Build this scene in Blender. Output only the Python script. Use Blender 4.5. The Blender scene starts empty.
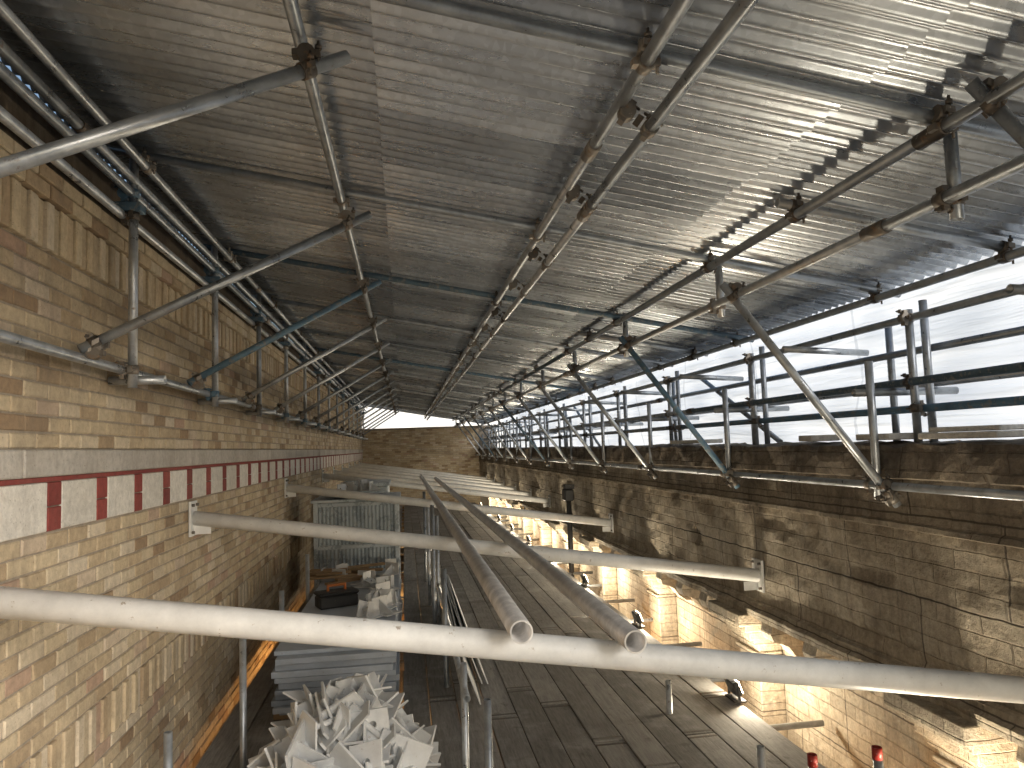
import bpy, math, random
from mathutils import Vector, Matrix, noise
random.seed(7)
R=random.random
def U(a,b): return a+(b-a)*random.random()
sc=bpy.context.scene

# ---------------------------------------------------------------- mesh builder
class MB:
    def __init__(s): s.v=[];s.f=[];s.m=[];s.t=[];s.s=[]
    def add(s,vs,fs,tint=.5,mat=0,smooth=False):
        o=len(s.v); s.v.extend([tuple(x) for x in vs])
        for k,f in enumerate(fs):
            s.f.append([i+o for i in f]); s.m.append(mat); s.t.append(tint)
            s.s.append(smooth[k] if isinstance(smooth,list) else smooth)
    def obj(s,name,mats,parent=None):
        me=bpy.data.meshes.new(name); me.from_pydata(s.v,[],s.f)
        for m in mats: me.materials.append(m)
        me.polygons.foreach_set('material_index',s.m)
        me.polygons.foreach_set('use_smooth',s.s)
        a=me.attributes.new('tint','FLOAT','FACE'); a.data.foreach_set('value',s.t)
        me.update()
        ob=bpy.data.objects.new(name,me); sc.collection.objects.link(ob)
        if parent: ob.parent=parent
        return ob
    def box(s,x0,x1,y0,y1,z0,z1,tint=.5,mat=0,M=None,ch=0):
        if ch:
            vs=[];fs=[]
            c=Vector(((x0+x1)/2,(y0+y1)/2,(z0+z1)/2)); h=((x1-x0)/2,(y1-y0)/2,(z1-z0)/2)
            idx={}
            for sx in(-1,1):
                for sy in(-1,1):
                    for sz in(-1,1):
                        for a in range(3):
                            p=[sx*(h[0]-ch),sy*(h[1]-ch),sz*(h[2]-ch)]
                            p[a]=(sx,sy,sz)[a]*h[a]
                            idx[(sx,sy,sz,a)]=len(vs); vs.append(c+Vector(p))
            def q(keys): fs.append([idx[k] for k in keys])
            for a in range(3):
                b,d=(a+1)%3,(a+2)%3
                for sg in(-1,1):
                    ks=[]
                    for (p,r) in((-1,-1),(1,-1),(1,1),(-1,1)):
                        t=[0,0,0];t[a]=sg;t[b]=p;t[d]=r; ks.append((t[0],t[1],t[2],a))
                    if sg<0: ks.reverse()
                    q(ks)
                for p in(-1,1):
                    for r in(-1,1):
                        t0=[0,0,0];t0[a]=-1;t0[b]=p;t0[d]=r
                        t1=list(t0);t1[a]=1
                        ks=[(*t0,b),(*t1,b),(*t1,d),(*t0,d)]
                        if p*r>0: ks.reverse()
                        q(ks)
            for sx in(-1,1):
                for sy in(-1,1):
                    for sz in(-1,1):
                        ks=[(sx,sy,sz,0),(sx,sy,sz,1),(sx,sy,sz,2)]
                        if sx*sy*sz<0: ks.reverse()
                        q(ks)
        else:
            vs=[Vector(p) for p in((x0,y0,z0),(x1,y0,z0),(x1,y1,z0),(x0,y1,z0),(x0,y0,z1),(x1,y0,z1),(x1,y1,z1),(x0,y1,z1))]
            fs=[(3,2,1,0),(4,5,6,7),(0,1,5,4),(1,2,6,5),(2,3,7,6),(3,0,4,7)]
        if M is not None: vs=[M@v for v in vs]
        s.add(vs,fs,tint,mat)
    def tube(s,a,b,r=.02415,n=14,hollow=True,tint=None,mat=0,wall=.004):
        a=Vector(a);b=Vector(b); d=(b-a).normalized()
        u=d.orthogonal().normalized(); w=d.cross(u)
        if tint is None: tint=R()
        def ring(c,rr): return [c+(u*math.cos(2*math.pi*i/n)+w*math.sin(2*math.pi*i/n))*rr for i in range(n)]
        L=(b-a).length; k=max(1,min(12,int(L/1.5)))
        vs=[];fs=[];sm=[]
        for j in range(k+1):
            c=a.lerp(b,j/k)
            if 0<j<k: c=c+Vector((U(-1,1),U(-1,1),U(-1,1)))*.0015
            vs+=ring(c,r)
        for j in range(k):
            for i in range(n):
                i2=(i+1)%n
                fs.append((j*n+i,j*n+i2,(j+1)*n+i2,(j+1)*n+i)); sm.append(True)
        e=k*n
        if hollow:
            ri=r-wall; o=len(vs); vs+=ring(a,ri)+ring(b,ri)
            for i in range(n):
                i2=(i+1)%n
                fs.append((i,o+i,o+i2,i2)); sm.append(False)
                fs.append((e+i,e+i2,o+n+i2,o+n+i)); sm.append(False)
                fs.append((o+i,o+n+i,o+n+i2,o+i2)); sm.append(True)
        else:
            fs.append(tuple(range(n))[::-1]); sm.append(False)
            fs.append(tuple(e+i for i in range(n))); sm.append(False)
        s.add(vs,fs,tint,mat,sm)
    def coupler(s,p,d1,d2,off=None,tint=None,mat=0):
        p=Vector(p);d1=Vector(d1).normalized();d2=Vector(d2).normalized()
        if tint is None: tint=R()
        n=d1.cross(d2)
        n = n.normalized() if n.length>.05 else d1.orthogonal().normalized()
        if off is None: off=n*.05
        off=Vector(off); nn=off.normalized()
        for c,d in((p,d1),(p+off,d2)):
            s.tube(c-d*.024,c+d*.024,.0305,12,False,tint,mat)
            sd=d.cross(nn).normalized()
            for sg in(1,-1):
                q=c+sd*sg*.036
                M=Matrix.Translation(q)@Matrix((d,sd,nn)).transposed().to_4x4()
                s.box(-.018,.018,-.011,.011,-.012,.012,tint,mat,M)
            q=c+sd*.04
            s.tube(q-nn*.035,q+nn*.05,.006,6,False,tint*.6,mat)
            s.tube(q+nn*.02,q+nn*.034,.013,6,False,tint*.6,mat)
        m=p+off*.5
        M=Matrix.Translation(m)@Matrix((d1,d2,nn)).transposed().to_4x4()
        s.box(-.022,.022,-.022,.022,-.012,.012,tint,mat,M)

# ---------------------------------------------------------------- materials
def mat(name):
    m=bpy.data.materials.new(name); m.use_nodes=True
    nt=m.node_tree; b=nt.nodes['Principled BSDF']
    return m,nt,b
def N(nt,t,**k):
    n=nt.nodes.new(t)
    for a,v in k.items():
        if a in n.inputs: n.inputs[a].default_value=v
        else: setattr(n,a,v)
    return n
def L(nt,a,b): nt.links.new(a,b)
def coords(nt,scale=(1,1,1),rot=(0,0,0)):
    tc=N(nt,'ShaderNodeTexCoord'); mp=N(nt,'ShaderNodeMapping'); mp.inputs['Scale'].default_value=scale; mp.inputs['Rotation'].default_value=rot
    L(nt,tc.outputs['Object'],mp.inputs['Vector']); return mp.outputs['Vector']
def noi(nt,vec,scale,detail=6,rough=.6):
    n=N(nt,'ShaderNodeTexNoise'); n.inputs['Scale'].default_value=scale;n.inputs['Detail'].default_value=min(detail,5);n.inputs['Roughness'].default_value=rough
    if vec: L(nt,vec,n.inputs['Vector'])
    return n.outputs['Fac']
def ramp(nt,fac,stops):
    r=N(nt,'ShaderNodeValToRGB'); e=r.color_ramp.elements
    while len(e)<len(stops): e.new(.5)
    for i,(p,c) in enumerate(stops):
        e[i].position=p; e[i].color=(*c,1) if len(c)==3 else c
    L(nt,fac,r.inputs['Fac']); return r.outputs['Color']
def g(v): return (v,v,v)
def mixc(nt,fac,a,b,mode='MIX'):
    n=N(nt,'ShaderNodeMix',data_type='RGBA',blend_type=mode)
    for sock,val in((0,fac),(6,a),(7,b)):
        if isinstance(val,(float,int)): n.inputs[sock].default_value=val
        elif isinstance(val,tuple): n.inputs[sock].default_value=(*val,1)
        else: L(nt,val,n.inputs[sock])
    return n.outputs[2]
def math_(nt,op,a,b=None):
    n=N(nt,'ShaderNodeMath',operation=op)
    for i,v in enumerate((a,b)):
        if v is None: continue
        if isinstance(v,(float,int)): n.inputs[i].default_value=v
        else: L(nt,v,n.inputs[i])
    return n.outputs[0]
def tint(nt):
    a=N(nt,'ShaderNodeAttribute',attribute_name='tint'); return a.outputs['Fac']
def bump(nt,b,h,dist,strength=1):
    n=N(nt,'ShaderNodeBump'); n.inputs['Distance'].default_value=dist; n.inputs['Strength'].default_value=strength
    L(nt,h,n.inputs['Height']); L(nt,n.outputs[0],b.inputs['Normal'])

def metal_mat(name,lo,hi,metallic=.75,r0=.3,r1=.6,rust=.62,rustc=(.16,.085,.04)):
    m,nt,b=mat(name); v=coords(nt)
    base=ramp(nt,tint(nt),[(0,lo),(1,hi)])
    n1=noi(nt,v,9,8,.65); 
    c=mixc(nt,1.0,base,ramp(nt,n1,[(.3,g(.6)),(.7,g(1.15))]),'MULTIPLY')
    n2=noi(nt,v,23,6,.7)
    f=ramp(nt,n2,[(rust,g(0)),(rust+.1,g(.8))])
    c=mixc(nt,f,c,rustc)
    n3=noi(nt,v,60,3,.5)
    sp=ramp(nt,n3,[(.68,g(0)),(.72,g(.8))])
    c=mixc(nt,sp,c,(.45,.42,.37))
    L(nt,c,b.inputs['Base Color'])
    mm=math_(nt,'MULTIPLY',math_(nt,'SUBTRACT',1.0,f),metallic); L(nt,mm,b.inputs['Metallic'])
    L(nt,ramp(nt,n1,[(.3,g(r0)),(.7,g(r1))]),b.inputs['Roughness'])
    bump(nt,b,n2,.0015,.5)
    return m
galv=metal_mat('galvanised_tube',(.34,.37,.40),(.62,.65,.68),.7,.24,.46)
coup=metal_mat('coupler_steel',(.10,.085,.07),(.34,.31,.27),.6,.35,.65,.55,(.20,.11,.05))
bluep=metal_mat('blue_painted_steel',(.09,.14,.18),(.13,.24,.34),.2,.4,.65,.52,(.25,.24,.22))
newtube=metal_mat('new_steel_tube',(.62,.60,.58),(.68,.66,.64),.45,.3,.5,.75)
redp=metal_mat('red_painted_steel',(.35,.03,.02),(.4,.04,.03),.1,.4,.6,.6)

m,nt,b=mat('corrugated_galvanised'); roofm=m
v=coords(nt); vs_=coords(nt,(.5,3,1))
base=ramp(nt,tint(nt),[(0,(.34,.375,.42)),(.5,(.52,.56,.61)),(1,(.74,.785,.84))])
vor=N(nt,'ShaderNodeTexVoronoi'); vor.inputs['Scale'].default_value=38; L(nt,v,vor.inputs['Vector'])
vb=N(nt,'ShaderNodeRGBToBW'); L(nt,vor.outputs['Color'],vb.inputs[0])
c=mixc(nt,1.0,base,ramp(nt,vb.outputs[0],[(.2,g(.88)),(.8,g(1.05))]),'MULTIPLY')
st=noi(nt,vs_,1.3,8,.6)
c=mixc(nt,1.0,c,ramp(nt,st,[(.3,g(.65)),(.65,g(1.08))]),'MULTIPLY')
st2=noi(nt,v,1.3,6,.6)
c=mixc(nt,ramp(nt,st2,[(.52,g(0)),(.8,g(.35))]),c,(.33,.31,.28))
L(nt,c,b.inputs['Base Color']); b.inputs['Metallic'].default_value=.76
L(nt,ramp(nt,noi(nt,vs_,3,8,.7),[(.3,g(.19)),(.7,g(.40))]),b.inputs['Roughness'])
bump(nt,b,noi(nt,v,14,5),.002,.3)

def brick_mat(name,stops,dirt=.35):
    m,nt,b=mat(name); v=coords(nt)
    base=ramp(nt,tint(nt),stops)
    n1=noi(nt,v,26,8,.7)
    c=mixc(nt,1.0,base,ramp(nt,n1,[(.25,g(.68)),(.7,g(1.1))]),'MULTIPLY')
    n2=noi(nt,v,1.2,6,.65)
    c=mixc(nt,math_(nt,'MULTIPLY',ramp(nt,n2,[(.45,g(0)),(.75,g(1))]),dirt),c,(.16,.125,.09))
    n5=noi(nt,coords(nt,(1,2.5,.5)),2.2,5,.65)
    c=mixc(nt,math_(nt,'MULTIPLY',ramp(nt,n5,[(.5,g(0)),(.75,g(1))]),dirt),c,(.20,.165,.125))
    n4=noi(nt,v,90,2,.5)
    c=mixc(nt,ramp(nt,n4,[(.66,g(0)),(.72,g(.5))]),c,(.12,.09,.06))
    L(nt,c,b.inputs['Base Color']); b.inputs['Roughness'].default_value=.88
    bump(nt,b,n1,.006,.8); return m
brickm=brick_mat('cream_brick',[(0,(.33,.23,.14)),(.2,(.47,.36,.23)),(.6,(.57,.47,.32)),(.85,(.64,.55,.42)),(1,(.46,.32,.23))],.4)
redm=brick_mat('red_tile',[(0,(.20,.035,.03)),(1,(.30,.06,.05))],.15)
stonem=brick_mat('white_stone_tile',[(0,(.66,.63,.57)),(1,(.78,.75,.69))],.2)
bandm=brick_mat('grey_stone_band',[(0,(.45,.42,.38)),(1,(.56,.53,.48))],.45)
mortar=brick_mat('mortar',[(0,(.34,.29,.23)),(1,(.38,.33,.26))],.4)
darkm=brick_mat('weathered_timber',[(0,(.06,.045,.03)),(1,(.11,.08,.055))],.6)

m,nt,b=mat('weathered_parapet_stone'); parm=m
tc=N(nt,'ShaderNodeTexCoord'); sep=N(nt,'ShaderNodeSeparateXYZ'); L(nt,tc.outputs['Object'],sep.inputs[0])
cmb=N(nt,'ShaderNodeCombineXYZ'); L(nt,sep.outputs[1],cmb.inputs[0]); L(nt,sep.outputs[2],cmb.inputs[1])
v=tc.outputs['Object']
wob=N(nt,'ShaderNodeVectorMath',operation='MULTIPLY_ADD'); nz=N(nt,'ShaderNodeTexNoise'); nz.inputs['Scale'].default_value=7; nz.inputs['Detail'].default_value=5; L(nt,v,nz.inputs['Vector'])
L(nt,nz.outputs['Color'],wob.inputs[0]); wob.inputs[1].default_value=(.03,.02,0); L(nt,cmb.outputs[0],wob.inputs[2])
br=N(nt,'ShaderNodeTexBrick'); L(nt,wob.outputs[0],br.inputs['Vector'])
br.inputs['Scale'].default_value=1; br.inputs['Brick Width'].default_value=.34; br.inputs['Row Height'].default_value=.104
br.inputs['Mortar Size'].default_value=.006; br.inputs['Mortar Smooth'].default_value=.6
br.inputs['Color1'].default_value=(.35,.33,.30,1);br.inputs['Color2'].default_value=(1,1,1,1);br.inputs['Mortar'].default_value=(.25,.2,.16,1)
br2=N(nt,'ShaderNodeTexBrick'); L(nt,wob.outputs[0],br2.inputs['Vector'])
br2.inputs['Scale'].default_value=1; br2.inputs['Brick Width'].default_value=1.35; br2.inputs['Row Height'].default_value=.47
br2.inputs['Mortar Size'].default_value=.006; br2.inputs['Mortar Smooth'].default_value=.3
zf=N(nt,'ShaderNodeMapRange'); zf.inputs[1].default_value=-.75; zf.inputs[2].default_value=-.12; L(nt,sep.outputs[2],zf.inputs[0])
n1=noi(nt,v,1.7,9,.72)
hsum=math_(nt,'ADD',math_(nt,'MULTIPLY',zf.outputs[0],.34),math_(nt,'MULTIPLY',n1,1.05))
c=ramp(nt,hsum,[(.38,(.58,.51,.40)),(.57,(.47,.40,.30)),(.74,(.30,.25,.19)),(.95,(.10,.083,.067))])
msk=ramp(nt,noi(nt,v,.9,4,.6),[(.35,g(.12)),(.65,g(.5))])
c=mixc(nt,msk,c,mixc(nt,1.0,c,br.outputs['Color'],'MULTIPLY'))
n2=noi(nt,v,30,8,.72)
c=mixc(nt,1.0,c,ramp(nt,n2,[(.3,g(.68)),(.7,g(1.18))]),'MULTIPLY')
strk=noi(nt,coords(nt,(3,5,.5)),1.6,6,.7)
c=mixc(nt,ramp(nt,strk,[(.5,g(0)),(.7,g(.6))]),c,(.15,.12,.095))
n3=noi(nt,v,3.1,10,.75)
c=mixc(nt,ramp(nt,n3,[(.56,g(0)),(.68,g(.42))]),c,(.60,.55,.46))
c=mixc(nt,math_(nt,'MULTIPLY',br2.outputs['Fac'],.75),c,(.06,.045,.035))
L(nt,c,b.inputs['Base Color']); b.inputs['Roughness'].default_value=.9
h=math_(nt,'SUBTRACT',math_(nt,'ADD',math_(nt,'MULTIPLY',n2,.7),math_(nt,'MULTIPLY',n3,.7)),math_(nt,'ADD',math_(nt,'MULTIPLY',br.outputs['Fac'],.45),math_(nt,'MULTIPLY',br2.outputs['Fac'],1.0)))
bump(nt,b,h,.022,1)

m,nt,b=mat('scaffold_board_timber'); boardm=m
v=coords(nt,(14,1.2,14)); v1=coords(nt)
base=ramp(nt,tint(nt),[(0,(.19,.18,.165)),(.5,(.29,.275,.255)),(1,(.42,.405,.38))])
gr=noi(nt,v,4,8,.7)
c=mixc(nt,1.0,base,ramp(nt,gr,[(.3,g(.6)),(.7,g(1.15))]),'MULTIPLY')
d=noi(nt,v1,2.5,8,.7); c=mixc(nt,ramp(nt,d,[(.5,g(0)),(.7,g(.5))]),c,(.46,.45,.43))
d2=noi(nt,v1,6,8,.7); c=mixc(nt,ramp(nt,d2,[(.6,g(0)),(.7,g(.6))]),c,(.09,.08,.07))
L(nt,c,b.inputs['Base Color']); b.inputs['Roughness'].default_value=.85
bump(nt,b,gr,.004,.7)

def paint(name,lo,hi,rough=.45,spot=(.30,.20,.12),th=.66,sc_=30):
    m,nt,b=mat(name); v=coords(nt)
    base=ramp(nt,tint(nt),[(0,lo),(1,hi)])
    n1=noi(nt,v,7,8,.7)
    c=mixc(nt,1.0,base,ramp(nt,n1,[(.3,g(.82)),(.65,g(1.03))]),'MULTIPLY')
    n2=noi(nt,v,sc_,7,.72); c=mixc(nt,ramp(nt,n2,[(th,g(0)),(th+.05,g(.8))]),c,spot)
    L(nt,c,b.inputs['Base Color'])
    L(nt,ramp(nt,n1,[(.3,g(rough-.1)),(.7,g(rough+.2))]),b.inputs['Roughness'])
    bump(nt,b,n1,.003,.3); return m
whitep=paint('white_primer_paint',(.64,.65,.65),(.80,.81,.81))
cream=paint('cream_primer_paint',(.74,.74,.72),(.80,.80,.78),.4,(.34,.27,.2),.64,22)
greyb=paint('grey_board',(.30,.34,.39),(.48,.53,.59),.6)
blackp=paint('black_plastic',(.02,.02,.02),(.05,.05,.05),.5)
galvbox=paint('galvanised_sheet',(.34,.40,.44),(.56,.62,.66),.35,(.22,.265,.30),.50,7)
timber=paint('sawn_timber',(.30,.19,.10),(.42,.29,.16),.8)
orangep=paint('orange_plastic',(.5,.14,.03),(.55,.18,.04),.5)
gm,nt,b=mat('ground_soil'); b.inputs['Roughness'].default_value=.95
L(nt,ramp(nt,noi(nt,coords(nt),.3,8),[(.3,(.2,.2,.18)),(.7,(.32,.31,.28))]),b.inputs['Base Color'])
lm,nt,b=mat('lamp_lens'); b.inputs['Base Color'].default_value=(1,.9,.7,1)
b.inputs['Emission Color'].default_value=(1,.82,.55,1); b.inputs['Emission Strength'].default_value=14
def sheet_mat(name,diffuse):
    pm=bpy.data.materials.new(name); pm.use_nodes=True; nt=pm.node_tree; nt.nodes.clear()
    o=N(nt,'ShaderNodeOutputMaterial'); tr=N(nt,'ShaderNodeBsdfTranslucent'); df=N(nt,'ShaderNodeBsdfDiffuse'); gl=N(nt,'ShaderNodeBsdfGlossy')
    gl.inputs['Roughness'].default_value=.3
    n1=noi(nt,coords(nt,(1,.35,1.0)),1.2,3,.5)
    n2=noi(nt,coords(nt,(1,.35,6),(math.radians(32),0,0)),1.5,3,.5)
    n3=noi(nt,coords(nt,(1,.4,6),(math.radians(-38),0,0)),1.2,3,.5)
    hh=math_(nt,'ADD',math_(nt,'MULTIPLY',n1,.2),math_(nt,'ADD',math_(nt,'MULTIPLY',n2,.45),math_(nt,'MULTIPLY',n3,.35)))
    col=ramp(nt,hh,[(.36,(.60,.66,.75)),(.5,(.70,.755,.83)),(.62,(.85,.89,.94))])
    sp=N(nt,'ShaderNodeSeparateXYZ'); L(nt,coords(nt),sp.inputs[0])
    sm_=math_(nt,'LESS_THAN',math_(nt,'PINGPONG',sp.outputs[1],1.05),.02)
    col=mixc(nt,math_(nt,'MULTIPLY',sm_,.5),col,(.40,.45,.52))
    L(nt,col,tr.inputs['Color']); L(nt,col,df.inputs['Color'])
    m1=N(nt,'ShaderNodeMixShader'); m1.inputs[0].default_value=diffuse; L(nt,tr.outputs[0],m1.inputs[1]);L(nt,df.outputs[0],m1.inputs[2])
    m3=N(nt,'ShaderNodeMixShader'); m3.inputs[0].default_value=.06; L(nt,m1.outputs[0],m3.inputs[1]);L(nt,gl.outputs[0],m3.inputs[2])
    bp=N(nt,'ShaderNodeBump'); bp.inputs['Distance'].default_value=.10; L(nt,hh,bp.inputs['Height']); L(nt,bp.outputs[0],tr.inputs['Normal']); L(nt,bp.outputs[0],gl.inputs['Normal'])
    L(nt,m3.outputs[0],o.inputs[0]); return pm
pm=sheet_mat('translucent_sheeting',.10)
pm2,nt,b=mat('sky_screen_white'); b.inputs['Base Color'].default_value=(.85,.86,.86,1); b.inputs['Roughness'].default_value=.6  # plain white for the added screen that stands in for bright sky

def empty(name):
    e=bpy.data.objects.new(name,None); sc.collection.objects.link(e); return e

Y0,Y1=-1.6,29.5
XL,XR=-1.6,2.9
FLOOR=-2.15
Zr=lambda x:1.50-.18*x

# ---------------------------------------------------------------- left brick wall
def lay_bricks(mb,P,a0,a1,z0,z1,mat_=0,course=.075,bl=.225,proud=0,mj=.010,soldier=False):
    rows=[(z0,z1)] if soldier else None
    if not soldier:
        n=round((z1-z0)/course); rows=[(z0+i*(z1-z0)/n,z0+(i+1)*(z1-z0)/n) for i in range(n)]
    for ri,(za,zb) in enumerate(rows):
        a=a0-(0 if ri%2==0 else bl*.5)-U(0,.01)
        k=0
        while a<a1:
            w=(.075 if soldier else bl)
            s0=max(a,a0)+mj/2; s1=min(a+w,a1)-mj/2
            a+=w; k+=1
            if s1-s0<.03: continue
            o=proud+U(-.003,.004)+( -.010 if soldier and k%2 else 0)
            c=.005; j=lambda:U(-.002,.002)
            q=[(s0,za+mj/2),(s1,za+mj/2),(s1,zb-mj/2),(s0,zb-mj/2)]
            back=[P(x,-.012,z) for x,z in q]
            mid=[P(x+j(),o-c,z+j()) for x,z in q]
            fr=[P(x+(c if i in(0,3) else -c)+j(),o+U(-.001,.001),z+(c if i<2 else -c)+j()) for i,(x,z) in enumerate(q)]
            fs=[(8,9,10,11)]
            for i in range(4):
                i2=(i+1)%4
                fs.append((i,i2,4+i2,4+i)); fs.append((4+i,4+i2,8+i2,8+i))
            t=min(1,max(0,random.gauss(.5,.27)))
            mb.add(back+mid+fr,fs,t,mat_)
PL=lambda a,o,z:(XL+o,a,z)
mb=MB()
mb.box(XL-.35,XL-.007,Y0-.5,Y1,-3.2,1.32,.5,1)
lay_bricks(mb,PL,Y0,Y1,-3.2,-1.475)
lay_bricks(mb,PL,Y0,Y1,-1.475,-1.25,soldier=True,proud=.01)
lay_bricks(mb,PL,Y0,Y1,-1.25,-.32)
lay_bricks(mb,PL,Y0,Y1,.056,.956)
lay_bricks(mb,PL,Y0,Y1,.956,1.18,soldier=True,proud=.03)
lay_bricks(mb,PL,Y0,Y1,1.18,1.33,proud=.045)
wall=empty('brick_wall')
mb.obj('brickwork',[brickm,mortar],wall)
mb=MB(); y=Y0
while y<Y1:
    l=U(.8,1.2); mb.box(XL-.02,XL+.025+U(-.004,.004),y+.004,min(y+l,Y1)-.004,-.065,.054,R(),0,ch=.006); y+=l
mb.obj('stone_band',[bandm],wall)
mb=MB(); y=3.81-.55*10
while y<Y1:
    mb.box(XL-.02,XL+.006+U(-.002,.004),y+.004,y+.406,-.312,-.092,R(),0,ch=.004)
    mb.box(XL-.02,XL+.008,y+.414,y+.546,-.200,-.092,R(),1,ch=.004)
    mb.box(XL-.02,XL+.008,y+.414,y+.546,-.312,-.206,R(),1,ch=.004)
    y+=.55
mb.obj('tile_frieze',[stonem,redm],wall)
mb=MB(); mb.box(XL-.02,XL+.01,Y0,Y1,-.089,-.068,.5,0); mb.obj('red_fillet',[redm],wall)
mb=MB()
y=Y0-.3
while y<Y1+.5:
    mb.box(XL-.22,XL-.17,y,y+2.39,1.33,1.80,R(),0); y+=2.4
mb.obj('timber_fascia',[darkm],wall)

# ---------------------------------------------------------------- end wall
mb=MB(); mb.box(XL-.3,XR+.6,Y1+.012,Y1+.3,-3.2,.77,.5,1)
PE=lambda a,o,z:(a,Y1-o,z)
lay_bricks(mb,PE,XL,XR,-3.2,.775)
mb.box(XL,XR+.6,Y1-.05,Y1+.32,.775,.84,.2,1)
ew=mb.obj('end_brick_wall',[brickm,mortar])

# ---------------------------------------------------------------- parapet wall (right)
par=empty('parapet_wall')
def prof(z):
    if z>-.27: return .055
    if z>-.30: return .03
    if z>-.53: return 0
    if z>-.57: return .025
    if z>-1.38: return -.01
    if z>-1.44: return .02
    return .045
zs=[-.075,-.10,-.14,-.18,-.22,-.265,-.275,-.295,-.305,-.36,-.42,-.48,-.525,-.535,-.565,-.575]
z=-.62
while z>-1.36: zs.append(z); z-=.05
zs+=[-1.375,-1.385,-1.43,-1.445,-1.50]
ys=[Y0+i*.06 for i in range(int((Y1-Y0)/.06)+1)]
vs=[];fs=[]
nzs=len(zs)
for y in ys:
    for k,xx in enumerate((3.45,3.3,3.15,3.0)):
        vs.append((xx,y,-.07+.03*noise.noise((xx*3,y*2,3))+.02*noise.noise((xx*9,y*9,1))))
    for z in zs:
        amp=.05 if z>-.27 else .02
        x=XR-prof(z)+amp*noise.noise((y*2.3,z*4,0))+amp*.6*noise.noise((y*8,z*9,5))
        yy=(y%1.12)
        if z>-.27 and (yy<.06): x+=.02
        q=noise.noise((y*1.7,z*5,9))
        if q>.42: x+=.02*min(1,(q-.42)*8)
        vs.append((x,y,z+ (.03*noise.noise((y*5,2,0)) if z>-.1 else 0)))
    vs.append((3.22,y,-1.50))
    vs.append((3.22+.01*noise.noise((y*3,0,0)),y,-1.9))
    vs.append((3.22,y,-3.2))
w=4+nzs+3
for i in range(len(ys)-1):
    for k in range(w-1):
        fs.append((i*w+k,i*w+k+1,(i+1)*w+k+1,(i+1)*w+k))
mb=MB(); mb.add(vs,fs,.5,0,False); mb.obj('parapet_face',[parm],par)
mb=MB(); mb.box(3.24,3.46,Y0,Y1,-8,-.12,.5,0); mb.obj('parapet_core',[parm],par)
mb=MB()
pil=[3.9+2.6*k for k in range(-2,10)]
for yp in pil:
    hw=.19
    mb.box(3.0,3.22,yp-hw,yp+hw,-3.2,-1.80,.5,0,ch=.008)
    for (z0_,z1_,x0_,e) in((-1.90,-1.86,2.97,.02),(-1.80,-1.74,2.95,.03),(-1.74,-1.66,2.90,.06),(-1.66,-1.60,2.84,.10),(-1.60,-1.503,2.77,.14)):
        mb.box(x0_,3.21,yp-hw-e,yp+hw+e,z0_,z1_+.002,.5,0,ch=.006)
    for q in (.65,1.3,1.95):
        ym=yp+q
        pr=[(3.23,-1.502),(2.87,-1.502),(2.85,-1.57),(2.87,-1.63),(2.94,-1.65),(3.0,-1.68),(3.06,-1.76),(3.14,-1.82),(3.23,-1.83)]
        n=len(pr); a=[(x,ym-.09,z) for x,z in pr]+[(x,ym+.09,z) for x,z in pr]
        f=[tuple(range(n)),tuple(range(2*n-1,n-1,-1))]+[(i,i+n,(i+1)%n+n,(i+1)%n) for i in range(n)]
        mb.add(a,f,.5,0)
mb.obj('pilasters_and_brackets',[parm],par)

for (x,y,a,wx,wy,t,zz) in((3.03,3.62,.1,.15,.26,.035,-.045),(3.05,4.35,-.15,.14,.22,.04,-.045),(3.06,3.66,.3,.12,.2,.028,-.008),(3.05,7.6,.2,.13,.3,.04,-.045),(3.04,5.2,-.3,.1,.2,.045,-.045)):
    mb=MB(); mb.box(-wx,wx,-wy,wy,0,t,.9,0,Matrix.Translation((x,y,zz))@Matrix.Rotation(a,4,'Z'),ch=.006)
    mb.obj('stone_slab',[stonem])

mb=MB()
mb.box(2.70,2.86,12.7,12.95,-.98,-.78,.5,0,ch=.02)
mb.tube((2.79,12.82,-.98),(2.79,12.82,-2.9),.045,12,False,.5,0)
for z in(-1.2,-1.9): mb.tube((2.79,12.82,z),(2.79,12.82,z-.06),.056,12,False,.5,0)
mb.box(2.72,2.88,12.74,12.9,-.78,-.70,.5,0)
mb.obj('downpipe',[blackp])

# ---------------------------------------------------------------- roof
mb=MB(); pitch=.092; wv=8; amp=.017
segs=[(-1.78,.05),(-.08,1.62),(1.5,3.18)]
y=-.5
k=0
while y<Y1+.6:
    for si,(xa,xb) in enumerate(segs):
        t=min(1,max(0,random.gauss(.5,.28))); dz=U(-.002,.002); dz2=U(-.003,.003)
        lift=(.012 if si!=1 else .0)+(.006 if k%2 else 0)
        n=(wv+1)*10
        vs=[];nx=4
        for i in range(n+1):
            yy=y+i*pitch/10
            zc=amp*math.cos(2*math.pi*i/10)
            for j in range(nx+1):
                x=xa+(xb-xa)*j/nx
                vs.append((x,yy,Zr(x)+zc+lift+dz+(dz2*j/nx)+.004*noise.noise((x*1.5,yy*1.2,si))))
        f=[(i*(nx+1)+j,i*(nx+1)+j+1,(i+1)*(nx+1)+j+1,(i+1)*(nx+1)+j) for i in range(n) for j in range(nx)]
        mb.add(vs,f,t,0,True)
    y+=wv*pitch; k+=1
mb.obj('corrugated_roof',[roofm])

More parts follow.
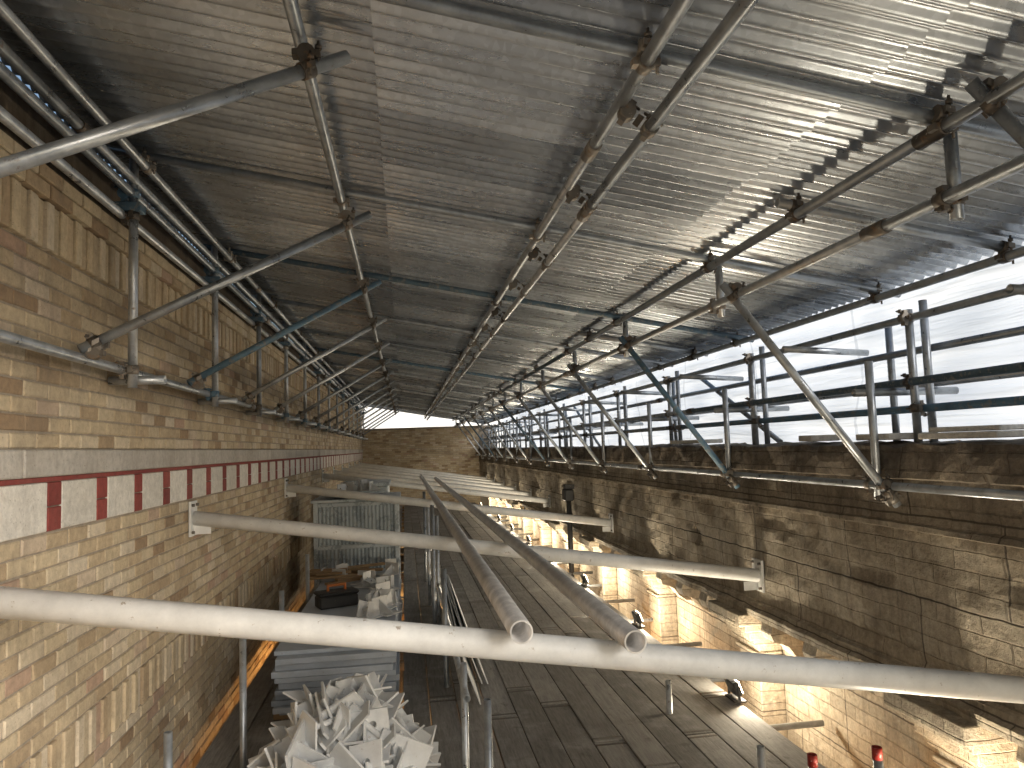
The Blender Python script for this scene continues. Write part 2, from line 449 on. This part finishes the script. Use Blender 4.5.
# ---------------------------------------------------------------- scaffold
scf=empty('scaffolding')
T=MB(); C=MB(); B=MB()
Yd=Vector((0,1,0)); Xd=Vector((1,0,-.18)).normalized(); Zd=Vector((0,0,1))
def run(x,z,ya=Y0-.3,yb=Y1,seg=6.0,blue=0,joint=True):
    y=ya+ (0 if not joint else -U(0,3)); 
    while y<yb:
        a=max(y,ya); b_=min(y+seg,yb)
        if b_-a>.1:
            mb_=B if R()<blue else T
            mb_.tube((x+U(-.003,.003),a+.002,z+U(-.003,.003)),(x+U(-.003,.003),b_-.002,z+U(-.003,.003)))
            if b_<yb-.1: C.tube((x,b_-.07,z),(x,b_+.07,z),.031,12,False); 
        y+=seg
ledgers=[(-1.40,1.63),(-.33,Zr(-.33)-.105),(.82,Zr(.82)-.105),(.93,Zr(.93)-.175),(1.89,Zr(1.89)-.105),(1.95,.835),(3.0,Zr(3.0)-.105),(3.06,.69)]
for x,z in ledgers: run(x,z,blue=.04)
for x,z in((-1.46,1.46),(-1.50,1.335),(-1.5,.48),(-1.44,1.53)): run(x,z,blue=.1)
for x,z in((3.02,.30),(3.10,.14),(2.78,-.31),(3.3,.52),(3.32,.30)): run(x,z,blue=.1)
ty=[.25+2.05*k for k in range(15)]
for i,y in enumerate(ty):
    a=(-1.65,y,Zr(-1.65)-.055); b_=(3.15,y+U(-.05,.05),Zr(3.15)-.055)
    (B if i in(3,6) else T).tube(a,b_)
    for x,z in ledgers:
        if z>Zr(x)-.13: 
            C.coupler((x,y,z),Yd,Xd,off=(0,0,.05))
    C.coupler((.93,y+.3,Zr(.93)-.175),Yd,Yd,off=(-.085,0,.06))
    C.coupler((.93,y+1.2,Zr(.93)-.175),Yd,Yd,off=(-.085,0,.06))
    C.coupler((1.95,y+.1,.835),Yd,Vector((.0,0,.2)),off=(.05,0,.0))
    T.tube((2.0,y+.1,.76),(2.0,y+.1,Zr(2.0)-.03))
    if i%2:
        T.tube((1.8,y+1.0,Zr(1.8)-.055),(3.15,y+1.0,Zr(3.15)-.055))
        C.coupler((1.89,y+1.0,Zr(1.89)-.105),Yd,Xd,off=(0,0,.05))
        C.coupler((3.0,y+1.0,Zr(3.0)-.105),Yd,Xd,off=(0,0,.05))
k=0; y=.7
while y<29:
    T.tube((-1.45,y,.385),(-1.45,y,1.66))
    for z in(.48,1.335,1.46): 
        (B if R()<.55 else C).coupler((-1.45,y,z),Zd,Yd,off=(-.05,0,0))
    B.box(-1.57,-1.40,y-.045,y+.045,1.355,1.405,.5,0,ch=.004)
    ys_=y-.55
    if y>1.5:
        a=Vector((-1.50,ys_,.52)); b_=Vector((-.17,ys_+.65,1.39))
        (B if k in(3,) else T).tube(a,b_)
        d=(b_-a).normalized()
        C.coupler(a+d*.07,d,Yd,off=(0,.0,-.05)); C.coupler(a+d*.07,d,Zd,off=(0,.055,0))
        C.coupler(b_-d*.17,d,Yd,off=(0,0,.055))
    T.tube((-1.59,y+.06,.43),(-1.30,y+.06,.43))
    k+=1; y+=1.8
k=0; y=2.0
while y<29:
    yy=y
    top=Vector((1.86,yy,.90)) if k else Vector((1.84,yy+.1,1.12)); ft=Vector((2.80,yy-.1,-.42))
    if not k: ft=Vector((2.86,yy-.1,-.2))
    (B if k%4==2 else T).tube(top,ft)
    d=(ft-top).normalized()
    C.coupler(top+d*.1,d,Yd,off=(0.02,0,.055)); C.coupler(ft-d*.09,d,Yd,off=(-.02,0,.05)); C.coupler(ft-d*.05,d,Zd,off=(.0,.055,0))
    T.tube((2.78+.05,yy+.12,-.40),(2.83,yy+.12,.44)); C.coupler((2.83,yy+.12,-.31),Zd,Yd,off=(-.05,0,0))
    T.tube((3.0+.05,yy+.02,-.08),(3.05,yy+.02,.74)); T.tube((3.16,yy+.03,-.08),(3.16,yy+.03,.80))
    for z in(.30,.14,.69): C.coupler((3.05,yy+.02,z),Zd,Yd,off=(.03 if z<.2 else -.03,0,0))
    T.tube((2.75,yy+.17,.25),(3.45,yy+.17,.25)); T.tube((2.78,yy+1.05,.66-.02),(3.45,yy+1.05,.60))
    T.tube((3.32,yy+.6,-.08),(3.32,yy+.6,.75)); 
    if k%3==2: T.tube((3.32,yy+.1,-.05),(3.32,yy+1.9,.72))
    C.tube((3.05,yy+.02,-.09),(3.05,yy+.02,-.07),.07,8,False); C.tube((3.16,yy+.03,-.09),(3.16,yy+.03,-.07),.07,8,False)
    k+=1; y+=2.1
for (x,y,zt) in((-1.15,5.6,-1.28),(-1.38,4.7,-1.57),(-1.17,7.4,-1.28),(-1.17,9.3,-1.2),(.36,5.2,-1.45),(.46,4.65,-1.52),(.33,7.0,-1.1),(.30,8.8,-.65),(.36,9.1,-.8),(.30,10.6,-.7),(.30,12.5,-.7),(2.02,4.3,-1.8),(2.03,5.9,-1.9)):
    T.tube((x,y,-3.15),(x,y,zt))
run(.36,-1.62,5.0,13,seg=4,joint=False); 
for (x,y,zt,l) in((2.15,3.9,-1.70,.03),(2.5,3.75,-1.63,.10)):
    T.tube((x+.0,y,-3.1),(x-l,y,zt-.05)); C.tube((x-l,y,zt-.06),(x-l,y,zt),.0265,12,True,mat=1,wall=.006)
T.obj('galvanised_tubes',[galv],scf); C.obj('couplers',[coup,redp],scf); B.obj('blue_painted_tubes',[bluep],scf)

# ---------------------------------------------------------------- deck
mb=MB(); x=-1.49; i=0
while x<2.65:
    y=Y0-1-U(0,3.8)
    while y<Y1:
        l=3.9; dz=U(-.006,.004)
        a,b_=max(y,Y0-.5),min(y+l,Y1-.02)
        if b_>a+.1:
            t=min(1,max(0,random.gauss(.5,.25)))
            M=Matrix.Translation((x+.11,(a+b_)/2,FLOOR-.02+dz))@Matrix.Rotation(U(-.0012,.0012),4,'Z')@Matrix.Rotation(U(-.01,.01),4,'Y')
            h=(b_-a)/2-.004
            mb.box(-.110,.110,-h,h,-.019,.019,t,0,M,ch=.004)
            for e in(-1,1): mb.box(-.111,.111,e*(h-.05)-.012,e*(h-.05)+.012,-.0202,.0202,.1,1,M)
        y+=l
    x+=.228; i+=1
    if i==6: x+=.06
mb.obj('scaffold_board_deck',[boardm,coup])
T=MB()
y=Y0
while y<Y1: T.tube((-1.5,y,FLOOR-.068),(3.15,y,FLOOR-.068)); y+=1.2
T.obj('deck_transoms',[galv],scf)
mb=MB(); mb.box(XL-.2,3.3,Y0-2,Y1,-3.3,-3.2,.7,0); mb.obj('lower_deck',[boardm])

# ---------------------------------------------------------------- steel beams
def hole_plate(mb,M,w,h,t,r,tint_=.5,mat_=0,n=16,cx=0,cz=0):
    outer=[];inner=[]
    for i in range(n):
        a=2*math.pi*i/n; c,s_=math.cos(a),math.sin(a); k=1/max(abs(c),abs(s_))
        outer.append((c*k*w/2,s_*k*h/2)); inner.append((cx+c*r,cz+s_*r))
    vs=[]
    for yy in(-t/2,t/2):
        vs+=[M@Vector((x,yy,z)) for x,z in outer]+[M@Vector((x,yy,z)) for x,z in inner]
    fs=[]
    for i in range(n):
        j=(i+1)%n
        fs+=[(i,j,n+j,n+i),(2*n+i,3*n+i,3*n+j,2*n+j),(i,2*n+i,2*n+j,j),(n+i,n+j,3*n+j,3*n+i)]
    mb.add(vs,fs,tint_,mat_)
bz=lambda x:-.46-.152*(x+1.6)
for y in(2.92,6.0,10.5,15.1,17.4,19.8,22.2,24.6,27.0):
    mb=MB(); r=.054
    mb.tube((XL+.02,y,bz(XL)),(XR-.02,y+U(-.03,.03),bz(XR)),r,28,False,R(),0)
    for X,sg in((XL+.012,1),(XR-.012,-1)):
        z=bz(X)
        mb.box(X-.008,X+.008,y-.09,y+.09,z-.13,z+.13,.4,0,ch=.002)
        mb.box(min(X,X+sg*.13),max(X,X+sg*.13),y-.006,y+.006,z-.12,z-.05,.4,0)
        for (a,c_) in((-.06,-.1),(.06,-.1),(-.06,.1),(.06,.1)):
            mb.tube((X,y+a,z+c_),(X+sg*.028,y+a,z+c_),.012,6,False,.3,1)
    mb.obj('steel_beam',[cream,coup])
for x in(.40,.82):
    mb=MB(); z=bz(x)+.054/math.cos(.15)+.043
    mb.tube((x,2.72,z),(x-.02 if x<.6 else x-.1,18.2,z+.008),.0425,28,True,R(),0,wall=.006)
    mb.obj('steel_tube',[newtube])

# ---------------------------------------------------------------- brackets
def bracket(mb,M,k=None):
    t=R(); k=random.choice((0,0,1,2)) if k is None else k
    w=U(.17,.25);h=U(.14,.2)
    RX=Matrix.Rotation(math.pi/2,4,'X'); RZ=Matrix.Rotation(math.pi/2,4,'Z')
    hole_plate(mb,M@RX,w,h,.010,.014,t,0,cx=.04)
    if k==0:
        hole_plate(mb,M@Matrix.Translation((0,-h/2+.005,.07)),w*.98,.13,.010,.016,t,0,cx=-.03)
        vs=[M@Vector(p) for p in((.004,-h/2,.005),(.004,h/2-.02,.005),(.004,-h/2,.12),(-.004,-h/2,.005),(-.004,h/2-.02,.005),(-.004,-h/2,.12))]
        mb.add(vs,[(0,1,2),(5,4,3),(0,3,4,1),(1,4,5,2),(2,5,3,0)],t,0)
    elif k==1:
        for sx in(-w*.3,w*.3):
            vs=[]
            for e in(-.004,.004):
                vs+=[M@Vector((sx+e,p,q)) for p,q in((-h/2,.005),(h/2,.005),(h/2-.03,.11),(-h/2+.04,.15))]
            mb.add(vs,[(3,2,1,0),(4,5,6,7),(0,1,5,4),(1,2,6,5),(2,3,7,6),(3,0,4,7)],t,0)
        mb.tube(M@Vector((-w*.3,0,.06)),M@Vector((w*.3,0,.06)),.018,10,False,t,0)
    else:
        hole_plate(mb,M@Matrix.Translation((0,0,.085))@RZ,h*.9,.16,.010,.02,t,0)
        hole_plate(mb,M@Matrix.Translation((w*.25,0,.06))@Matrix.Rotation(.5,4,'Y')@RX,.10,h*.8,.008,.012,t,0)
def rotm(): return Matrix.Rotation(U(0,6.28),4,'Z')@Matrix.Rotation(random.gauss(0,.7),4,'X')@Matrix.Rotation(random.gauss(0,.4),4,'Y')@Matrix.Rotation(U(0,6.28),4,'Z')
mb=MB()
cx,cy=-.40,4.95
for i in range(105):
    a=U(0,6.28); rr=math.sqrt(R())
    x=cx+rr*.44*math.cos(a); y=cy+rr*.76*math.sin(a)
    top=.56*max(0,1-rr**2.4)+.05
    z=FLOOR+top*(.25+.75*R()**.4)
    bracket(mb,Matrix.Translation((x,y,z))@rotm()@Matrix.Scale(1.4,4))
for i in range(22):
    a=U(0,6.28); x=cx+U(.42,.58)*math.cos(a); y=cy+U(.75,.9)*math.sin(a)
    if x>-1.2: bracket(mb,Matrix.Translation((x,y,FLOOR+.03))@Matrix.Rotation(U(0,6.3),4,'Z')@Matrix.Scale(1.35,4))
mb.obj('steel_bracket_pile',[whitep])

# ---------------------------------------------------------------- stacked boards & goods
mb=MB()
for yb in(6.5,7.6,8.7,9.8): mb.box(-1.1,-.05,yb,yb+.09,FLOOR+.002,FLOOR+.08,R(),1,ch=.004)
z=FLOOR+.08
for i in range(11):
    h=U(.035,.055); M=Matrix.Translation((-.58+U(-.02,.02),8.3+U(-.06,.06),z+h/2))@Matrix.Rotation(U(-.015,.015),4,'Z')
    mb.box(-.47,.47,-2.0,2.0,-h/2,h/2-.002,R(),0,M,ch=.003); z+=h
ztop=z
mb.obj('board_stack',[greyb,timber])
mb=MB()
for i in range(10):
    x=U(-.95,-.2);y=U(8.6,10.1); bracket(mb,Matrix.Translation((x,y,ztop+.012))@Matrix.Rotation(U(0,6.3),4,'Z'))
for i in range(7):
    x=U(-.38,-.18);y=U(7.0,8.5); bracket(mb,Matrix.Translation((x,y,ztop+.012))@Matrix.Rotation(U(0,6.3),4,'Z')@Matrix.Scale(1.1,4))
mb.obj('steel_bracket_group',[whitep])
mb=MB(); M=Matrix.Translation((-.72,8.0,ztop+.002))@Matrix.Rotation(.4,4,'Z')
mb.box(-.2,.2,-.1,.1,0,.12,.5,0,M,ch=.015); mb.box(-.21,.21,-.11,.11,.122,.16,.2,0,M,ch=.015)
mb.box(-.1,.1,-.015,.015,.20,.225,.5,1,M,ch=.005); mb.box(-.1,-.08,-.015,.015,.155,.20,.5,1,M); mb.box(.08,.1,-.015,.015,.155,.20,.5,1,M)
mb.obj('toolbox',[blackp,orangep])
mb=MB()
for i in range(14):
    M=Matrix.Translation((U(-1.0,-.5),U(9.2,10.2),ztop+.02+.03*i/4))@Matrix.Rotation(U(-.8,.8),4,'Z')
    mb.box(-U(.15,.35),U(.15,.35),-.04,.04,-.014,.014,R(),0,M,ch=.003)
mb.obj('timber_offcuts',[timber])
# galvanised crate: corner posts, rails, ribbed panels, lid, on a pallet
mb2=MB(); bx0,bx1,by0,by1=-1.26,-.10,10.7,12.0
ct,cb=-.70,-1.98
for X in(bx0,bx1-.06):
    for Y in(by0,by1-.06):
        mb2.box(X,X+.06,Y,Y+.06,FLOOR+.003,ct,.9,0,ch=.004)
for zz in(cb,-1.34,ct-.06):
    mb2.box(bx0+.062,bx1-.062,by0+.005,by0+.05,zz,zz+.055,.8,0,ch=.003)
    mb2.box(bx0+.062,bx1-.062,by1-.05,by1-.005,zz,zz+.055,.8,0,ch=.003)
    mb2.box(bx0+.005,bx0+.05,by0+.062,by1-.062,zz,zz+.055,.8,0,ch=.003)
    mb2.box(bx1-.05,bx1-.005,by0+.062,by1-.062,zz,zz+.055,.8,0,ch=.003)
def ribbed(P,a0,a1,z0,z1,step=.05):
    n=int((a1-a0)/step); vs=[];fs=[]
    for i in range(n*4+1):
        a=a0+(a1-a0)*i/(n*4); o=(0,.018,.018,0)[i%4]
        vs+=[P(a,o,z0),P(a,o,z1)]
    for i in range(n*4): fs.append((2*i,2*i+2,2*i+3,2*i+1))
    mb2.add(vs,fs,.45,0)
for z0_,z1_ in((cb+.057,-1.343),(-1.283,ct-.062)):
    ribbed(lambda a,o,z:(a,by0+.035-o*.8,z),bx0+.062,bx1-.062,z0_,z1_)
    ribbed(lambda a,o,z:(bx1-.035+o*.8,a,z),by0+.062,by1-.062,z0_,z1_)
    ribbed(lambda a,o,z:(bx0+.035-o*.8,a,z),by0+.062,by1-.062,z0_,z1_)
    ribbed(lambda a,o,z:(a,by1-.035+o*.8,z),bx0+.062,bx1-.062,z0_,z1_)
mb2.box(bx0-.03,bx1+.03,by0-.03,by1+.03,ct+.002,ct+.04,1,0,ch=.006)
M=Matrix.Translation((-.66,11.2,ct+.07))@Matrix.Rotation(.12,4,'Z')@Matrix.Rotation(.05,4,'Y')
mb2.box(-.5,.5,-.45,.45,-.006,.006,.2,0,M)
mb2.obj('galvanised_crate',[galvbox])
mb=MB()
for i in range(6):
    x=U(bx0+.2,bx1-.25); y=U(by0+.25,by1-.2)
    bracket(mb,Matrix.Translation((x,y,ct+.11))@Matrix.Rotation(U(0,6.3),4,'Z'))
mb.obj('steel_bracket_group',[whitep])
mb2=MB(); mb2.box(-1.1,-.3,13.4,14.8,FLOOR+.003,-.62,.4,0,ch=.02); mb2.box(-1.13,-.27,13.37,14.83,-.618,-.56,.9,0,ch=.01); mb2.box(-.75,-.65,13.34,13.37,-1.0,-.9,.2,1)
mb2.obj('site_cabinet',[galvbox,blackp])
mb=MB()
for i in range(5):
    M=Matrix.Translation((.50+.03*i,8.6+U(-.4,.4),-1.93+.0*i))@Matrix.Rotation(U(-.02,.02),4,'Z')@Matrix.Rotation(-.35,4,'Y')
    mb.box(-.005,.005,-1.9,1.9,-.19,.19,R(),0,M,ch=.001)
mb.obj('steel_flat_bars',[whitep])

# ---------------------------------------------------------------- lamps
lampc=(1,.87,.66)
for i,yp in enumerate(pil):
    yl=yp-.45 if i!=0 else yp
    mb=MB(); X=2.66; Z=FLOOR+.01
    M=Matrix.Translation((X,yl,Z+.11))@Matrix.Rotation(-.35,4,'Y')
    mb.box(-.05,.0,-.09,.09,-.06,.06,.5,0,M,ch=.008)
    mb.box(.002,.01,-.08,.08,-.05,.05,.5,1,M)
    mb.box(X-.06,X+.04,yl-.1,yl+.1,Z,Z+.012,.5,0)
    mb.box(X-.03,X-.01,yl-.105,yl-.095,Z,Z+.13,.5,0); mb.box(X-.03,X-.01,yl+.095,yl+.105,Z,Z+.13,.5,0)
    o=mb.obj('flood_lamp',[blackp,lm])
    ld=bpy.data.lights.new('flood_light','POINT'); ld.energy=54; ld.color=lampc; ld.shadow_soft_size=.06
    lo=bpy.data.objects.new('flood_light',ld); lo.location=(X+.06,yl,Z+.17); sc.collection.objects.link(lo); lo.parent=o
for y in(3.5,9,17):
    for x in(-.7,2.3):
        mb=MB(); mb.box(x-.06,x+.06,y-.09,y+.09,-3.19,-3.10,.5,0,ch=.01); mb.box(x-.05,x+.05,y-.08,y+.08,-3.098,-3.09,.5,1)
        o=mb.obj('bulkhead_lamp',[blackp,lm])
        ld=bpy.data.lights.new('bulkhead_light','POINT'); ld.energy=70; ld.color=(1,.5,.16); ld.shadow_soft_size=.06
        lo=bpy.data.objects.new('bulkhead_light',ld); lo.location=(x,y,-3.0); sc.collection.objects.link(lo); lo.parent=o

# ---------------------------------------------------------------- sheeting, added sky screen, ground
def sheet(P,na,nb,m_):
    vs=[P(i/na,j/nb) for i in range(na+1) for j in range(nb+1)]
    fs=[(i*(nb+1)+j,i*(nb+1)+j+1,(i+1)*(nb+1)+j+1,(i+1)*(nb+1)+j) for i in range(na) for j in range(nb)]
    mb=MB(); mb.add(vs,fs,.5,0,True); mb.obj('sheeting_or_sky_screen',[m_])  # builds the side sheeting and the added far-end screen
def PS(u,v_):
    y=-1.6+32.6*u; z=-1.2+2.6*v_
    return (4.1+.14*noise.noise((y*.7+z*.8,z*.9,0))+.05*noise.noise((y*2.4+z*3,z*1.5,4)),y,z)
sheet(PS,400,20,pm)
def PS2(u,v_):
    x=-9+18*u; z=-3+7*v_
    return (x,37+.2*noise.noise((x*.7,z*.9,0)),z)
sheet(PS2,60,20,pm2)  # screen added past the end wall to brighten the far opening, no real sheeting
mb=MB(); mb.add([(-600,-600,-8),(600,-600,-8),(600,600,-8),(-600,600,-8)],[(0,1,2,3)]); mb.obj('ground',[gm])

# ---------------------------------------------------------------- light
w=bpy.data.worlds.new('World'); sc.world=w; w.use_nodes=True; nt=w.node_tree
sky=nt.nodes.new('ShaderNodeTexSky'); sky.sky_type='NISHITA'; sky.sun_disc=False
el=math.radians(16); az=math.radians(142)
sky.sun_elevation=el; sky.sun_rotation=az; sky.air_density=1.0; sky.dust_density=2
bg=nt.nodes['Background']; bg.inputs[1].default_value=.15; nt.links.new(sky.outputs[0],bg.inputs[0])
sd=bpy.data.lights.new('sun','SUN'); sd.energy=4.3; sd.angle=math.radians(35); sd.color=(1,.98,.95)
so=bpy.data.objects.new('sun',sd); sc.collection.objects.link(so)
dv=Vector((math.sin(az)*math.cos(el),math.cos(az)*math.cos(el),math.sin(el)))
so.rotation_euler=dv.to_track_quat('Z','Y').to_euler()

# ---------------------------------------------------------------- camera
psi,th,ro=math.radians(8.3),math.radians(4.7),math.radians(2)
F=Vector((math.sin(psi)*math.cos(th),math.cos(psi)*math.cos(th),math.sin(th)))
R0=Vector((math.cos(psi),-math.sin(psi),0)); U0=R0.cross(F)
Rr=R0*math.cos(ro)-U0*math.sin(ro); Uu=U0*math.cos(ro)+R0*math.sin(ro)
cd=bpy.data.cameras.new('camera'); cd.sensor_width=36; cd.lens=750/1024*36; cd.clip_start=.05; cd.clip_end=2000
co=bpy.data.objects.new('camera',cd); sc.collection.objects.link(co)
M=Matrix((Rr,Uu,-F)).transposed().to_4x4(); co.matrix_world=M
sc.camera=co
sc.view_settings.view_transform='Standard'; sc.view_settings.look='None'; sc.view_settings.exposure=0
